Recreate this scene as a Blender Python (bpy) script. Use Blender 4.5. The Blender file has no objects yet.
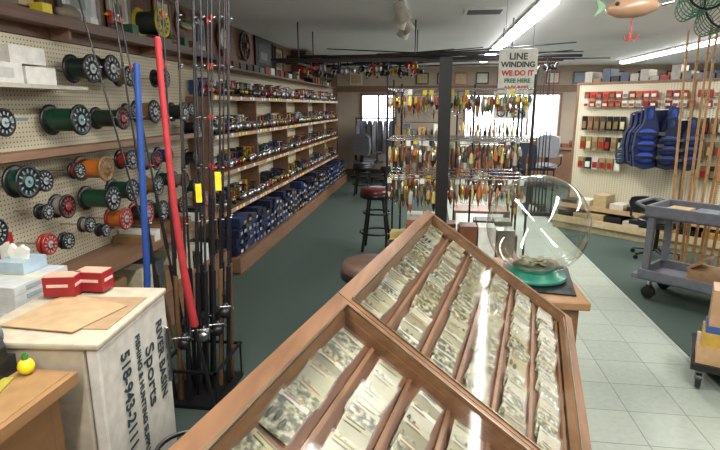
import bpy, math, random
from mathutils import Matrix, Vector
random.seed(7)
R=random.random
def U(a,b): return random.uniform(a,b)
D=bpy.data
# ---------------------------------------------------------------- materials
def newmat(name):
    m=D.materials.new(name); m.use_nodes=True
    nt=m.node_tree; b=nt.nodes['Principled BSDF']
    return m,nt,b
def N(nt,t,**k):
    n=nt.nodes.new(t)
    for a,v in k.items(): setattr(n,a,v)
    return n
def mat(name,col,rough=.5,metal=0,var=.12,scale=20,spec=.5,coat=0):
    m,nt,b=newmat(name)
    tc=N(nt,'ShaderNodeTexCoord'); no=N(nt,'ShaderNodeTexNoise'); no.inputs['Scale'].default_value=scale
    nt.links.new(tc.outputs['Object'],no.inputs['Vector'])
    cr=N(nt,'ShaderNodeValToRGB'); e=cr.color_ramp.elements
    e[0].position=.3; e[1].position=.7
    e[0].color=(*[c*(1-var) for c in col],1); e[1].color=(*[min(1,c*(1+var)) for c in col],1)
    nt.links.new(no.outputs['Fac'],cr.inputs['Fac']); nt.links.new(cr.outputs['Color'],b.inputs['Base Color'])
    b.inputs['Roughness'].default_value=rough; b.inputs['Metallic'].default_value=metal
    b.inputs['Specular IOR Level'].default_value=spec; b.inputs['Coat Weight'].default_value=coat
    return m
def wood(name,c1,c2,scale=3,rough=.4,axis='X',groove=0):
    m,nt,b=newmat(name)
    tc=N(nt,'ShaderNodeTexCoord'); mp=N(nt,'ShaderNodeMapping')
    s={'X':(.12,1,1),'Y':(1,.12,1),'Z':(1,1,.12)}[axis]
    mp.inputs['Scale'].default_value=s
    nt.links.new(tc.outputs['Object'],mp.inputs['Vector'])
    no=N(nt,'ShaderNodeTexNoise'); no.inputs['Scale'].default_value=scale*8; no.inputs['Detail'].default_value=6
    no.inputs['Distortion'].default_value=.6
    nt.links.new(mp.outputs['Vector'],no.inputs['Vector'])
    cr=N(nt,'ShaderNodeValToRGB'); e=cr.color_ramp.elements
    e[0].position=.3;e[1].position=.72; e[0].color=(*c1,1); e[1].color=(*c2,1)
    nt.links.new(no.outputs['Fac'],cr.inputs['Fac'])
    out=cr.outputs['Color']
    if groove:
        sx=N(nt,'ShaderNodeSeparateXYZ'); nt.links.new(tc.outputs['Object'],sx.inputs[0])
        ad=N(nt,'ShaderNodeMath',operation='ADD'); nt.links.new(sx.outputs['X'],ad.inputs[0]); nt.links.new(sx.outputs['Y'],ad.inputs[1])
        dv=N(nt,'ShaderNodeMath',operation='DIVIDE'); nt.links.new(ad.outputs[0],dv.inputs[0]); dv.inputs[1].default_value=groove
        fr=N(nt,'ShaderNodeMath',operation='FRACT'); nt.links.new(dv.outputs[0],fr.inputs[0])
        lt=N(nt,'ShaderNodeMath',operation='LESS_THAN'); nt.links.new(fr.outputs[0],lt.inputs[0]); lt.inputs[1].default_value=.06
        mx=N(nt,'ShaderNodeMixRGB'); nt.links.new(lt.outputs[0],mx.inputs[0]); nt.links.new(out,mx.inputs[1]); mx.inputs[2].default_value=(*[c*.3 for c in c1],1)
        out=mx.outputs[0]
    nt.links.new(out,b.inputs['Base Color']); b.inputs['Roughness'].default_value=rough
    return m
def peg(name,col,axis):  # holes in a one inch grid
    m,nt,b=newmat(name)
    tc=N(nt,'ShaderNodeTexCoord'); sx=N(nt,'ShaderNodeSeparateXYZ'); nt.links.new(tc.outputs['Object'],sx.inputs[0])
    sq=[]
    for a in (axis,'Z'):
        dv=N(nt,'ShaderNodeMath',operation='DIVIDE'); nt.links.new(sx.outputs[a],dv.inputs[0]); dv.inputs[1].default_value=.0254
        fr=N(nt,'ShaderNodeMath',operation='FRACT'); nt.links.new(dv.outputs[0],fr.inputs[0])
        su=N(nt,'ShaderNodeMath',operation='SUBTRACT'); nt.links.new(fr.outputs[0],su.inputs[0]); su.inputs[1].default_value=.5
        po=N(nt,'ShaderNodeMath',operation='MULTIPLY'); nt.links.new(su.outputs[0],po.inputs[0]); nt.links.new(su.outputs[0],po.inputs[1])
        sq.append(po)
    ad=N(nt,'ShaderNodeMath',operation='ADD'); nt.links.new(sq[0].outputs[0],ad.inputs[0]); nt.links.new(sq[1].outputs[0],ad.inputs[1])
    lt=N(nt,'ShaderNodeMath',operation='LESS_THAN'); nt.links.new(ad.outputs[0],lt.inputs[0]); lt.inputs[1].default_value=.030
    no=N(nt,'ShaderNodeTexNoise'); no.inputs['Scale'].default_value=2.5; nt.links.new(tc.outputs['Object'],no.inputs['Vector'])
    cr=N(nt,'ShaderNodeValToRGB'); e=cr.color_ramp.elements
    e[0].color=(*[c*.85 for c in col],1); e[1].color=(*col,1); nt.links.new(no.outputs['Fac'],cr.inputs['Fac'])
    mx=N(nt,'ShaderNodeMixRGB'); nt.links.new(lt.outputs[0],mx.inputs[0]); nt.links.new(cr.outputs['Color'],mx.inputs[1]); mx.inputs[2].default_value=(.09,.07,.05,1)
    nt.links.new(mx.outputs[0],b.inputs['Base Color']); b.inputs['Roughness'].default_value=.6
    return m
def tiles():
    m,nt,b=newmat('vinyl_tile')
    tc=N(nt,'ShaderNodeTexCoord'); br=N(nt,'ShaderNodeTexBrick'); br.offset=0; br.squash=1
    nt.links.new(tc.outputs['Object'],br.inputs['Vector'])
    br.inputs['Scale'].default_value=1; br.inputs['Brick Width'].default_value=.305; br.inputs['Row Height'].default_value=.305
    br.inputs['Mortar Size'].default_value=.0030; br.inputs['Mortar Smooth'].default_value=.3
    br.inputs['Color1'].default_value=(.40,.45,.385,1); br.inputs['Color2'].default_value=(.46,.51,.44,1); br.inputs['Mortar'].default_value=(.20,.22,.19,1)
    no=N(nt,'ShaderNodeTexNoise'); no.inputs['Scale'].default_value=30; no.inputs['Detail'].default_value=8
    nt.links.new(tc.outputs['Object'],no.inputs['Vector'])
    mx=N(nt,'ShaderNodeMixRGB',blend_type='MULTIPLY'); mx.inputs[0].default_value=.3
    nt.links.new(br.outputs['Color'],mx.inputs[1]); nt.links.new(no.outputs['Fac'],mx.inputs[2])
    nt.links.new(mx.outputs[0],b.inputs['Base Color']); b.inputs['Roughness'].default_value=.28
    bp=N(nt,'ShaderNodeBump'); bp.inputs['Strength'].default_value=.05; nt.links.new(no.outputs['Fac'],bp.inputs['Height']); nt.links.new(bp.outputs[0],b.inputs['Normal'])
    return m
def printed():   # printed card: beige ground with small dark and olive print
    m,nt,b=newmat('printed_card')
    tc=N(nt,'ShaderNodeTexCoord'); no=N(nt,'ShaderNodeTexNoise'); no.inputs['Scale'].default_value=80; no.inputs['Detail'].default_value=3
    nt.links.new(tc.outputs['Object'],no.inputs['Vector'])
    cr=N(nt,'ShaderNodeValToRGB'); e=cr.color_ramp.elements
    e[0].position=.40; e[0].color=(.03,.028,.015,1); e[1].position=.56; e[1].color=(.24,.225,.14,1)
    x=cr.color_ramp.elements.new(.47); x.color=(.12,.105,.045,1); x=cr.color_ramp.elements.new(.68); x.color=(.40,.39,.30,1)
    nt.links.new(no.outputs['Fac'],cr.inputs['Fac']); nt.links.new(cr.outputs['Color'],b.inputs['Base Color']); b.inputs['Roughness'].default_value=.5
    return m
def emis(name,col,s):
    m,nt,b=newmat(name); b.inputs['Base Color'].default_value=(*col,1)
    b.inputs['Emission Color'].default_value=(*col,1); b.inputs['Emission Strength'].default_value=s
    return m
def clear(name,tint=(1,1,1),rough=.02,lo=.04,hi=.6,pw=4,gl=(1,1,1)):
    m=D.materials.new(name); m.use_nodes=True; nt=m.node_tree; nt.nodes.clear()
    o=N(nt,'ShaderNodeOutputMaterial'); t=N(nt,'ShaderNodeBsdfTransparent'); t.inputs[0].default_value=(*tint,1)
    g=N(nt,'ShaderNodeBsdfGlossy'); g.inputs['Roughness'].default_value=rough; g.inputs[0].default_value=(*gl,1)
    lw=N(nt,'ShaderNodeLayerWeight'); lw.inputs[0].default_value=.5
    p=N(nt,'ShaderNodeMath',operation='POWER'); nt.links.new(lw.outputs['Facing'],p.inputs[0]); p.inputs[1].default_value=pw
    ma=N(nt,'ShaderNodeMath',operation='MULTIPLY_ADD'); nt.links.new(p.outputs[0],ma.inputs[0]); ma.inputs[1].default_value=hi; ma.inputs[2].default_value=lo
    mx=N(nt,'ShaderNodeMixShader')
    nt.links.new(ma.outputs[0],mx.inputs[0]); nt.links.new(t.outputs[0],mx.inputs[1]); nt.links.new(g.outputs[0],mx.inputs[2]); nt.links.new(mx.outputs[0],o.inputs[0])
    return m
_c={}
def C(r,g,b,rough=.45,metal=0):
    """sRGB 0-255 plain material"""
    k=(r,g,b,rough,metal)
    if k not in _c:
        lin=[((x/255)/12.92 if x<10 else ((x/255+.055)/1.055)**2.4) for x in (r,g,b)]
        _c[k]=mat('paint_%d_%d_%d'%(r,g,b),lin,rough,metal)
    return _c[k]
M_peg=peg('pegboard_cream',(.60,.54,.39),'Y'); M_pegx=peg('pegboard_cream_x',(.66,.61,.45),'X')
M_panel=wood('wood_panelling',(.11,.045,.024),(.24,.11,.06),2,.45,'Z',groove=.2)
M_case=wood('case_wood',(.125,.056,.024),(.235,.118,.054),3,.35,'Y')
M_caseIn=wood('case_tray_wood',(.13,.05,.022),(.20,.085,.04),3,.5,'Y')
M_shelf=wood('shelf_wood',(.17,.09,.052),(.25,.14,.08),3,.5,'Y')
M_dkwood=wood('dark_wood',(.05,.022,.012),(.12,.05,.025),3,.4,'Y')
M_desk=wood('desk_wood',(.22,.115,.045),(.31,.17,.075),2,.4,'Y')
M_tile=tiles(); M_print=printed()
M_carpet=mat('green_carpet',(.043,.066,.055),.95,0,.35,180)
M_carpet2=mat('green_carpet_right',(.040,.064,.050),.95,0,.35,180)
M_ceil=mat('ceiling_paint',(.80,.81,.83),.8,0,.04,1)
M_wallw=mat('wall_paint',(.45,.38,.30),.8,0,.08,2)
M_black=C(18,18,20,.4); M_chrome=C(190,190,195,.2,1); M_white=C(235,235,232,.4); M_grey=C(120,122,125,.5)
M_glass=clear('case_glass',(.97,.98,.97),.06,.025,.3,4); M_acry=clear('acrylic_globe',(.88,.90,.88),.05,.06,.6,2.5); M_win=clear('window_glass')
M_bag=clear('poly_bag',(.94,.94,.91),.28,.03,.2,3)
M_tube=emis('fluorescent_lens',(1,.99,.96),15)
# ---------------------------------------------------------------- mesh builder
class MB:
    def __init__(s): s.v=[];s.f=[];s.mi=[];s.sm=[];s.mats=[];s.M=Matrix()
    def k(s,m):
        if m not in s.mats: s.mats.append(m)
        return s.mats.index(m)
    def add(s,vs,fs,m,smooth=False):
        o=len(s.v); s.v+=[s.M@Vector(v) for v in vs]; i=s.k(m)
        for f in fs: s.f.append([o+a for a in f]); s.mi.append(i); s.sm.append(smooth)
    def box(s,x0,y0,z0,x1,y1,z1,m):
        vs=[(x,y,z) for x in(x0,x1) for y in(y0,y1) for z in(z0,z1)]
        s.add(vs,[(0,1,3,2),(4,6,7,5),(0,4,5,1),(2,3,7,6),(0,2,6,4),(1,5,7,3)],m)
    def cbox(s,c,sz,m,rz=0,rx=0,ry=0):
        M0=s.M; s.M=M0@Matrix.Translation(c)@Matrix.Rotation(rz,4,'Z')@Matrix.Rotation(ry,4,'Y')@Matrix.Rotation(rx,4,'X')
        a,b,c2=[q/2 for q in sz]; s.box(-a,-b,-c2,a,b,c2,m); s.M=M0
    def cyl(s,p,q,r,m,r2=None,n=12,caps=True,smooth=True):
        p=Vector(p);q=Vector(q); d=(q-p).normalized(); r2=r if r2 is None else r2
        a=Vector((0,0,1)) if abs(d.z)<.9 else Vector((1,0,0)); u=d.cross(a).normalized(); w=d.cross(u)
        vs=[]
        for c,rr in((p,r),(q,r2)):
            for i in range(n):
                t=2*math.pi*i/n; vs.append(c+rr*(u*math.cos(t)+w*math.sin(t)))
        s.add(vs,[(i,(i+1)%n,n+(i+1)%n,n+i) for i in range(n)],m,smooth)
        if caps: s.add(vs,[tuple(range(n))[::-1],tuple(range(n,2*n))],m)
    def lathe(s,prof,o,m,axis=(0,0,1),n=16,smooth=True):
        """prof: list of (radius,height)"""
        d=Vector(axis).normalized(); o=Vector(o)
        a=Vector((0,0,1)) if abs(d.z)<.9 else Vector((1,0,0)); u=d.cross(a).normalized(); w=d.cross(u)
        vs=[]
        for r,h in prof:
            for i in range(n):
                t=2*math.pi*i/n; vs.append(o+d*h+max(r,1e-4)*(u*math.cos(t)+w*math.sin(t)))
        fs=[(j*n+i,j*n+(i+1)%n,(j+1)*n+(i+1)%n,(j+1)*n+i) for j in range(len(prof)-1) for i in range(n)]
        s.add(vs,fs,m,smooth)
    def ball(s,c,r,m,sc=(1,1,1),n=12,k=8):
        vs=[];c=Vector(c)
        for j in range(k+1):
            ph=math.pi*j/k
            for i in range(n):
                t=2*math.pi*i/n
                vs.append(c+Vector((r*sc[0]*math.sin(ph)*math.cos(t),r*sc[1]*math.sin(ph)*math.sin(t),r*sc[2]*math.cos(ph))))
        s.add(vs,[(j*n+i,(j+1)*n+i,(j+1)*n+(i+1)%n,j*n+(i+1)%n) for j in range(k) for i in range(n)],m,True)
    def tube(s,pts,r,m,n=6):
        for i in range(len(pts)-1):
            ra=r[i] if isinstance(r,(list,tuple)) else r; rb=r[i+1] if isinstance(r,(list,tuple)) else r
            s.cyl(pts[i],pts[i+1],ra,m,rb,n,True)
    def plate(s,out,th,m,plane='XZ',o=(0,0,0)):
        """extruded outline"""
        o=Vector(o)
        def P(a,b,t): return o+Vector({'XZ':(a,t,b),'YZ':(t,a,b),'XY':(a,b,t)}[plane])
        n=len(out); vs=[P(a,b,-th/2) for a,b in out]+[P(a,b,th/2) for a,b in out]
        s.add(vs,[tuple(range(n)),tuple(range(2*n-1,n-1,-1))]+[(i,(i+1)%n,n+(i+1)%n,n+i) for i in range(n)],m)
    def build(s,name,parent=None,bevel=0):
        xs=[v.x for v in s.v];ys=[v.y for v in s.v];zs=[v.z for v in s.v]
        c=Vector(((min(xs)+max(xs))/2,(min(ys)+max(ys))/2,min(zs)))
        me=D.meshes.new(name); me.from_pydata([v-c for v in s.v],[],s.f)
        for m in s.mats: me.materials.append(m)
        me.polygons.foreach_set('material_index',s.mi); me.polygons.foreach_set('use_smooth',s.sm); me.update()
        o=D.objects.new(name,me); bpy.context.collection.objects.link(o); o.location=c
        if parent: o.parent=parent; o.location=c-parent.location
        if bevel:
            b=o.modifiers.new('bevel','BEVEL'); b.width=bevel; b.segments=2; b.limit_method='ANGLE'
        return o
def text(body,size,loc,right,up,m,parent,name='lettering',align='CENTER',bold=0,sx=1):
    cu=D.curves.new(name,'FONT'); cu.body=body; cu.size=size; cu.align_x=align; cu.extrude=.0006; cu.offset=bold
    ob=D.objects.new('tmp',cu); bpy.context.collection.objects.link(ob)
    dg=bpy.context.evaluated_depsgraph_get(); me=D.meshes.new_from_object(ob.evaluated_get(dg)); D.objects.remove(ob)
    r=Vector(right).normalized();u=Vector(up).normalized();n=r.cross(u)
    mt=Matrix(((r.x*sx,u.x,n.x),(r.y*sx,u.y,n.y),(r.z*sx,u.z,n.z))).to_4x4()
    me.transform(mt); me.materials.clear(); me.materials.append(m)
    o=D.objects.new(name,me); bpy.context.collection.objects.link(o)
    o.location=Vector(loc)
    if parent: o.parent=parent; o.location=Vector(loc)-parent.location
    return o
def Rz(x,y,deg,z=0): return Matrix.Translation((x,y,z))@Matrix.Rotation(math.radians(deg),4,'Z')
W=C(215,215,205)
PAL=[C(190,80,40),C(205,150,60),C(220,205,100),C(80,110,70),W,C(60,70,100),C(130,90,50),C(25,25,25),C(180,180,180,.3,1),C(190,150,60,.3,1),C(150,60,40),C(120,125,80)]
MUT=[C(190,190,185,.3,1),C(200,165,90,.3,1),C(110,70,45),C(180,150,90),C(150,85,50),C(55,50,45),C(190,188,175),C(110,42,32),C(90,100,65),C(150,150,145),C(190,175,100),C(70,60,50),C(40,38,34),C(180,100,45)]
# ================================================================ ROOM
H=2.55; XL=-2.32; XR=6.4; YB=13; YF=-2.0
b=MB(); b.box(XL,YF,-.1,XR,YB,0,M_tile); b.build('floor')
b=MB(); b.box(XL+.005,YF+.01,.0005,.30,YB-.03,.006,M_carpet); b.build('floor_carpet')
b=MB(); b.box(1.77,YF+.01,.0005,XR-.01,YB-.03,.006,M_carpet2); b.build('floor_carpet')
b=MB(); b.box(XL,YF,H,XR,YB,H+.1,M_ceil); b.build('ceiling')
b=MB(); b.box(XL-.1,YF,0,XL,YB,H,M_panel); b.build('wall_left')
b=MB(); b.box(XR,YF,0,XR+.1,YB,H,M_wallw); b.build('wall_right')
b=MB(); b.box(XL,YF-.1,0,XR,YF,H,M_wallw); b.build('wall_front')
wins=[(-1.75,-.85,.85,1.95),(.75,3.0,.85,1.95),(4.1,5.6,.9,1.95)]
b=MB(); x=XL
for (a,c,z0,z1) in wins:
    b.box(x,YB,0,a,YB+.12,H,M_wallw); b.box(a,YB,0,c,YB+.12,z0,M_wallw); b.box(a,YB,z1,c,YB+.12,H,M_wallw); x=c
b.box(x,YB,0,XR,YB+.12,H,M_wallw); b.build('wall_back')
for i,(a,c,z0,z1) in enumerate(wins):
    b=MB(); t=.05
    b.box(a,YB-.03,z0,a+t,YB+.1,z1,M_shelf); b.box(c-t,YB-.03,z0,c,YB+.1,z1,M_shelf)
    b.box(a+t,YB-.03,z0,c-t,YB+.1,z0+t,M_shelf); b.box(a+t,YB-.03,z1-t,c-t,YB+.1,z1,M_shelf)
    nm=1 if c-a<1.2 else 2
    for k in range(1,nm+1):
        xx=a+(c-a)*k/(nm+1); b.box(xx-.02,YB,z0+t,xx+.02,YB+.08,z1-t,M_shelf)
    b.box(a+t,YB+.045,z0+t,c-t,YB+.05,z1-t,M_win)
    b.build('window_%d'%(i+1))
b=MB(); b.box(XL,YB-.05,1.98,XR,YB-.001,2.12,M_shelf); b.build('trim_1')
b=MB(); b.box(XL,YB-.02,0,XR,YB-.001,.1,M_dkwood); b.build('baseboard_back')
b=MB(); b.box(-12,YB+.2,-.2,20,YB+25,-.1,C(190,190,190,.9)); b.build('street_ground')
b=MB(); b.box(XL+.001,.6,.12,XL+.03,12.2,2.035,M_peg); b.build('pegboard')
b=MB(); b.box(XL+.001,.6,2.1,XL+.2,5.1,2.14,M_shelf); b.box(XL+.001,.6,2.04,XL+.04,12.2,2.1,M_shelf); b.box(XL+.2,.6,2.09,XL+.21,5.1,2.15,M_dkwood)
for y in (1,2,3,4,5): b.box(XL+.04,y,2.04,XL+.17,y+.02,2.1,M_shelf)
b.build('display_ledge')
# ================================================================ CEILING THINGS
def strip(x,y0,y1,LE,name='fluorescent_light_fixture'):
    b=MB(); b.box(x-.085,y0,H-.03,x+.085,y1,H-.0005,M_white)
    n=max(1,round((y1-y0)/1.22)); L=(y1-y0)/n
    for i in range(n):
        prof=[(-.075,-.031),(-.07,-.055),(-.04,-.07),(.04,-.07),(.07,-.055),(.075,-.031)]
        ya=y0+i*L+.02; yb=y0+(i+1)*L-.02
        vs=[(x+px,yy,H+pz) for yy in(ya,yb) for px,pz in prof]
        b.add(vs,[(j,j+1,7+j,6+j) for j in range(5)]+[tuple(range(6)),tuple(range(11,5,-1))],M_tube)
    b.build(name)
    for i in range(n):
        l=D.lights.new('fluorescent_tube','AREA'); l.shape='RECTANGLE'; l.size=.15; l.size_y=L*.95; l.energy=LE; l.color=(1,.985,.96)
        o=D.objects.new('fluorescent_tube',l); bpy.context.collection.objects.link(o); o.location=(x,y0+(i+.5)*L,H-.08)
strip(.97,4.9,10.9,33); strip(3.8,2.5,11.6,33); strip(-.75,-.9,2.75,27); strip(1.3,-1.2,2.4,20)
b=MB(); b.box(.28,5.3,H-.02,.66,5.6,H-.0005,M_white)
for i in range(7): b.box(.31,5.33+i*.035,H-.026,.63,5.345+i*.035,H-.02,C(70,70,70))
b.build('ceiling_vent')
b=MB(); b.box(-.30,4.3,H-.03,-.26,5.82,H-.0005,M_white)
for y,t in ((4.5,.5),(4.8,-.4),(5.15,.6),(5.5,-.5)):
    b.cyl((-.28,y,H-.03),(-.28,y,H-.1),.012,M_grey); d=Vector((math.sin(t)*.8,.25,-.75)).normalized()
    c=Vector((-.28,y,H-.14)); b.cyl(c-d*.06,c+d*.10,.045,C(190,188,178),.06,n=16)
b.build('track_light')
# ================================================================ LEFT WALL – shelves of reels
Y0,Y1=4.75,11.4; XS=-2.04
b=MB()
for z in (1.74,1.37,1.0,.60):
    b.box(XL+.031,Y0,z-.02,XS,Y1,z,M_shelf); b.box(XS,Y0,z-.035,XS+.015,Y1,z+.004,C(180,140,105))
b.box(XL+.031,Y0,.02,-1.86,Y1,.16,M_shelf); b.box(-1.86,Y0,.007,-1.84,Y1,.17,M_shelf)
for k in range(6):
    y=Y0+k*(Y1-Y0)/5; b.box(XL+.031,y-.01,.16,XS-.02,y+.01,1.72,M_shelf)
b.box(XL+.031,Y0,2.02,XS-.02,Y1,2.04,M_shelf)
b.build('display_shelves')
GOLD=C(200,155,60,.3,1);SIL=C(190,192,195,.3,1);RED=C(170,30,25,.3);BLK=C(25,25,28,.35);BLU=C(40,60,120,.3);GRN=C(50,90,60,.4);RD=C(150,40,32,.3)
def reel(b,x,y,z,s,body,sp,rz):
    M0=b.M; b.M=M0@Rz(x,y,rz,z)@Matrix.Scale(s,4)
    b.cbox((0,0,.13),(.07,.014,.008),body); b.cyl((0,0,.13),(.0,0,.07),.007,body,n=6)
    b.ball((0,0,.055),.028,body,(1.1,.7,1),8,6)
    b.lathe([(0,0),(.026,.001),(.026,.006),(.019,.01),(.019,.034),(.025,.038),(.022,.046),(0,.048)],(.028,0,.05),sp,(1,0,0),10)
    b.cyl((0,-.02,.055),(0,-.055,.055),.004,SIL,n=5); b.cyl((0,-.055,.055),(-.01,-.06,.015),.004,SIL,n=5); b.cyl((-.012,-.06,.012),(-.012,-.085,.012),.009,BLK,n=6)
    b.tube([(.03,.03,.05),(.06,.042,.07),(.078,.03,.09),(.078,-.02,.09),(.05,-.032,.06)],.0022,SIL,4)
    b.M=M0
for ri,z in enumerate((1.74,1.37,1.0,.60)):
    b=MB(); y=Y0+.06
    while y<Y1-.05:
        body=random.choice([BLK,BLK,SIL,GOLD,BLK,BLU,BLK] if ri else [RED,BLK,RED,BLK,SIL]); sp=random.choice([GOLD,SIL,BLK,SIL,RED,SIL])
        reel(b,-2.13+U(-.015,.015),y,z,U(1.1,1.4),body,sp,U(-40,40))
        if R()<.6: b.cbox((XS+.018,y,z-.01),(.003,.05,.032),random.choice([M_white,M_white,C(240,220,60)]))
        if R()<.6: b.cbox((-2.24,y+.03,z+.09),(.06,.07,.18 if R()<.4 else .12),random.choice([BLU,C(200,180,80),RED,C(220,220,215),BLK,BLK,C(60,80,70)]))
        y+=U(.08,.115)
    b.build('fishing_reels')
b=MB(); y=Y0+.08; NAVY=[C(26,34,62),C(30,46,92),C(20,24,36),C(28,36,62),C(60,62,70)]
while y<Y1-.1:
    w=U(.1,.15); d=U(.3,.4); n=random.randint(3,5); z=.172; g=random.choice(NAVY)
    for i in range(n):
        h=U(.075,.1)
        if z+h>.56: break
        m=g if R()<.75 else random.choice(NAVY); b.cbox((-1.9-d/2+U(-.02,.03),y+w/2,z+h/2),(d,w-.008,h-.003),m)
        b.cbox((-1.9+.001+.034,y+w/2+U(-.01,.01),z+h/2),(.004,w*.5,h*.35),random.choice([C(190,190,190),C(150,155,170),C(160,130,70),C(110,120,150),m]))
        z+=h
    y+=w
b.build('reel_boxes')
# ================================================================ LEFT WALL – line spools
def spool(b,y,z,r,L,core,rim,lab,xf=-2.08):
    x0=xf-L
    b.cyl((XL+.03,y,z),(xf+.02,y,z),.005,M_chrome,n=6)
    b.lathe([(0,0),(r,0),(r,.01),(r*.9,.014),(r*.72,.016)],(x0,y,z),rim,(1,0,0),24)
    b.cyl((x0+.012,y,z),(xf-.012,y,z),r*.74,core,n=24)
    b.lathe([(r*.72,-.016),(r*.9,-.014),(r,-.01),(r,0),(r*.86,.002),(r*.8,-.003),(r*.45,-.003),(r*.42,.002),(r*.12,.002)],(xf,y,z),rim,(1,0,0),24)
    for k in range(12):
        a=k*math.pi/6; b.cbox((xf+.0005,y+r*.66*math.cos(a),z+r*.66*math.sin(a)),(.003,r*.1,r*.22),lab,rx=a-math.pi/2)
    b.lathe([(r*.1,.003),(r*.34,.003)],(xf,y,z),lab,(1,0,0),16)
G1=C(20,60,42,.3);G2=C(25,42,34,.3);OR=C(180,100,40,.3);WL=C(150,158,158);YL=C(220,200,40,.3);CL=C(110,140,140,.2);TN=C(130,100,65);WB=C(130,122,110,.3)
S=[(2.87,1.57,.09,.2,G1,BLK,CL),(3.03,1.87,.085,.14,G2,BLK,WL),(3.24,1.885,.085,.12,BLK,BLK,WL),(3.72,1.61,.085,.15,TN,BLK,WL),(3.30,1.57,.075,.2,G2,BLK,RD),(4.20,1.60,.08,.12,G2,BLK,WL),(4.50,1.46,.07,.1,BLK,BLK,WL),
(2.40,1.27,.085,.08,G1,BLK,CL),(2.57,1.25,.06,.06,WB,BLK,WL),(2.72,1.08,.07,.08,WB,BLK,RD),(2.56,1.08,.045,.06,BLK,BLK,WL),(3.10,1.06,.08,.2,G1,BLK,WL),(3.06,1.26,.08,.18,OR,TN,TN),(3.43,1.28,.07,.1,RD,BLK,WL),(3.69,1.25,.075,.1,WB,BLK,RD),(3.95,1.26,.07,.1,BLU,BLK,WL),
(3.33,1.08,.08,.16,G1,BLK,WL),(3.5,.88,.08,.12,BLK,RD,WL),(3.72,.86,.08,.12,G1,BLK,WL),(3.92,.82,.07,.1,BLK,BLK,RD),(4.12,.83,.07,.1,OR,BLK,WL),(4.20,1.03,.07,.1,WB,BLK,RD),(3.95,1.07,.07,.1,G1,BLK,WL),(3.68,1.06,.075,.12,TN,BLK,WL),(3.22,.90,.075,.12,OR,RD,WL),(2.54,.90,.06,.04,BLK,RD,WL),(2.69,.88,.05,.04,BLK,BLK,WL),
(4.45,1.2,.07,.1,BLK,BLK,WL),(4.4,.95,.07,.1,G1,BLK,WL),(4.6,.8,.07,.1,BLK,RD,WL),(2.86,1.27,.05,.05,RD,BLK,WL),(2.9,.93,.05,.06,WB,BLK,WL),(3.05,.86,.045,.06,BLK,BLK,WL),(2.35,1.57,.07,.1,G2,BLK,WL),(4.0,1.86,.07,.1,BLK,BLK,WL),(3.5,1.85,.07,.1,TN,BLK,WL),
(2.2,1.05,.07,.08,G1,BLK,WL),(2.15,.85,.06,.06,WB,RD,WL),(4.42,1.62,.06,.1,RD,BLK,WL),(3.52,1.62,.05,.08,WB,BLK,WL),(3.95,1.6,.06,.1,G1,BLK,WL)]
b=MB()
for s in S: b_xf=-2.08 if s[2]<.075 else -2.04; spool(b,*s,xf=b_xf)
b.build('fishing_line_spools')
b=MB(); spool(b,4.1,2.29,.115,.2,C(50,60,55),YL,BLK,xf=-2.12); b.box(-2.3,3.98,2.1405,-2.12,4.22,2.175,M_dkwood); b.build('bulk_line_spool')
b=MB()
b.box(XL+.031,2.1,1.74,-2.05,2.98,1.76,C(170,165,150)); b.box(XL+.031,1.9,1.575,-2.08,2.5,1.59,C(90,110,120))
b.box(XL+.031,2.0,1.385,-2.10,4.6,1.405,M_shelf); b.box(-2.10,2.0,1.375,-2.085,4.6,1.415,M_shelf)
b.box(XL+.031,2.3,.66,-1.95,4.6,.68,M_shelf); b.box(-1.95,2.3,.64,-1.93,4.6,.685,M_shelf)
b.box(XL+.031,2.3,.02,-1.9,4.65,.3,M_shelf)
b.build('pegboard_shelf')
b=MB()
for i in range(12,26):
    y=2.35+i*.085; h=U(.05,.1); b.box(-2.26,y,.681,-1.98,y+.075,.681+h,random.choice([W,BLK,RD,TN,C(60,70,80),C(150,140,120)])) if i%5 else None
for i in range(14):
    y=2.4+i*.16; b.box(-2.26,y,.301,-1.96,y+.14,.301+U(.08,.26),random.choice([W,BLK,TN,C(60,70,80),C(190,180,150)]))
b.build('boxed_tackle')
def carton(b,x0,y0,z0,x1,y1,z1,m,lab=None):
    b.box(x0,y0,z0,x1,y1,z1,m); b.box(x0+.0,(y0+y1)/2-.02,z1,x1,(y0+y1)/2+.02,z1+.001,C(200,185,150))
    if lab: b.box(x1,y0+(y1-y0)*.2,z0+(z1-z0)*.25,x1+.002,y0+(y1-y0)*.75,z0+(z1-z0)*.75,lab)
WC=C(195,192,185)
b=MB(); carton(b,-2.27,2.25,1.762,-2.07,2.5,1.86,WC,C(170,170,165)); carton(b,-2.27,2.52,1.762,-2.07,2.74,1.85,C(205,202,195)); carton(b,-2.26,2.45,1.862,-2.09,2.7,1.95,WC); b.build('white_cartons')
b=MB(); carton(b,-2.285,2.28,.83,-2.18,2.40,1.0,C(150,30,28),W); b.cyl((-2.288,2.34,1.0),(-2.288,2.34,1.02),.004,M_chrome); b.build('line_package')
def frame(name,y,z,w,h,fm,art,x=XL+.001):
    b=MB(); t=.025
    b.box(x,y-w/2,z-h/2,x+.012,y+w/2,z+h/2,art[0])
    for (a,c,d,e) in((y-w/2,z-h/2,y+w/2,z-h/2+t),(y-w/2,z+h/2-t,y+w/2,z+h/2),(y-w/2,z-h/2,y-w/2+t,z+h/2),(y+w/2-t,z-h/2,y+w/2,z+h/2)):
        b.box(x,a,c,x+.025,d,e,fm)
    b.box(x+.012,y-w*.3,z-h*.3,x+.014,y+w*.3,z+h*.28,art[1])
    b.box(x+.014,y-w*.2,z-h*.2,x+.0155,y+w*.15,z+h*.05,art[2])
    return b.build(name)
frame('framed_photo',3.35,2.34,.42,.36,C(150,150,150),(C(230,230,228),C(190,200,205),C(140,150,140)))
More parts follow.
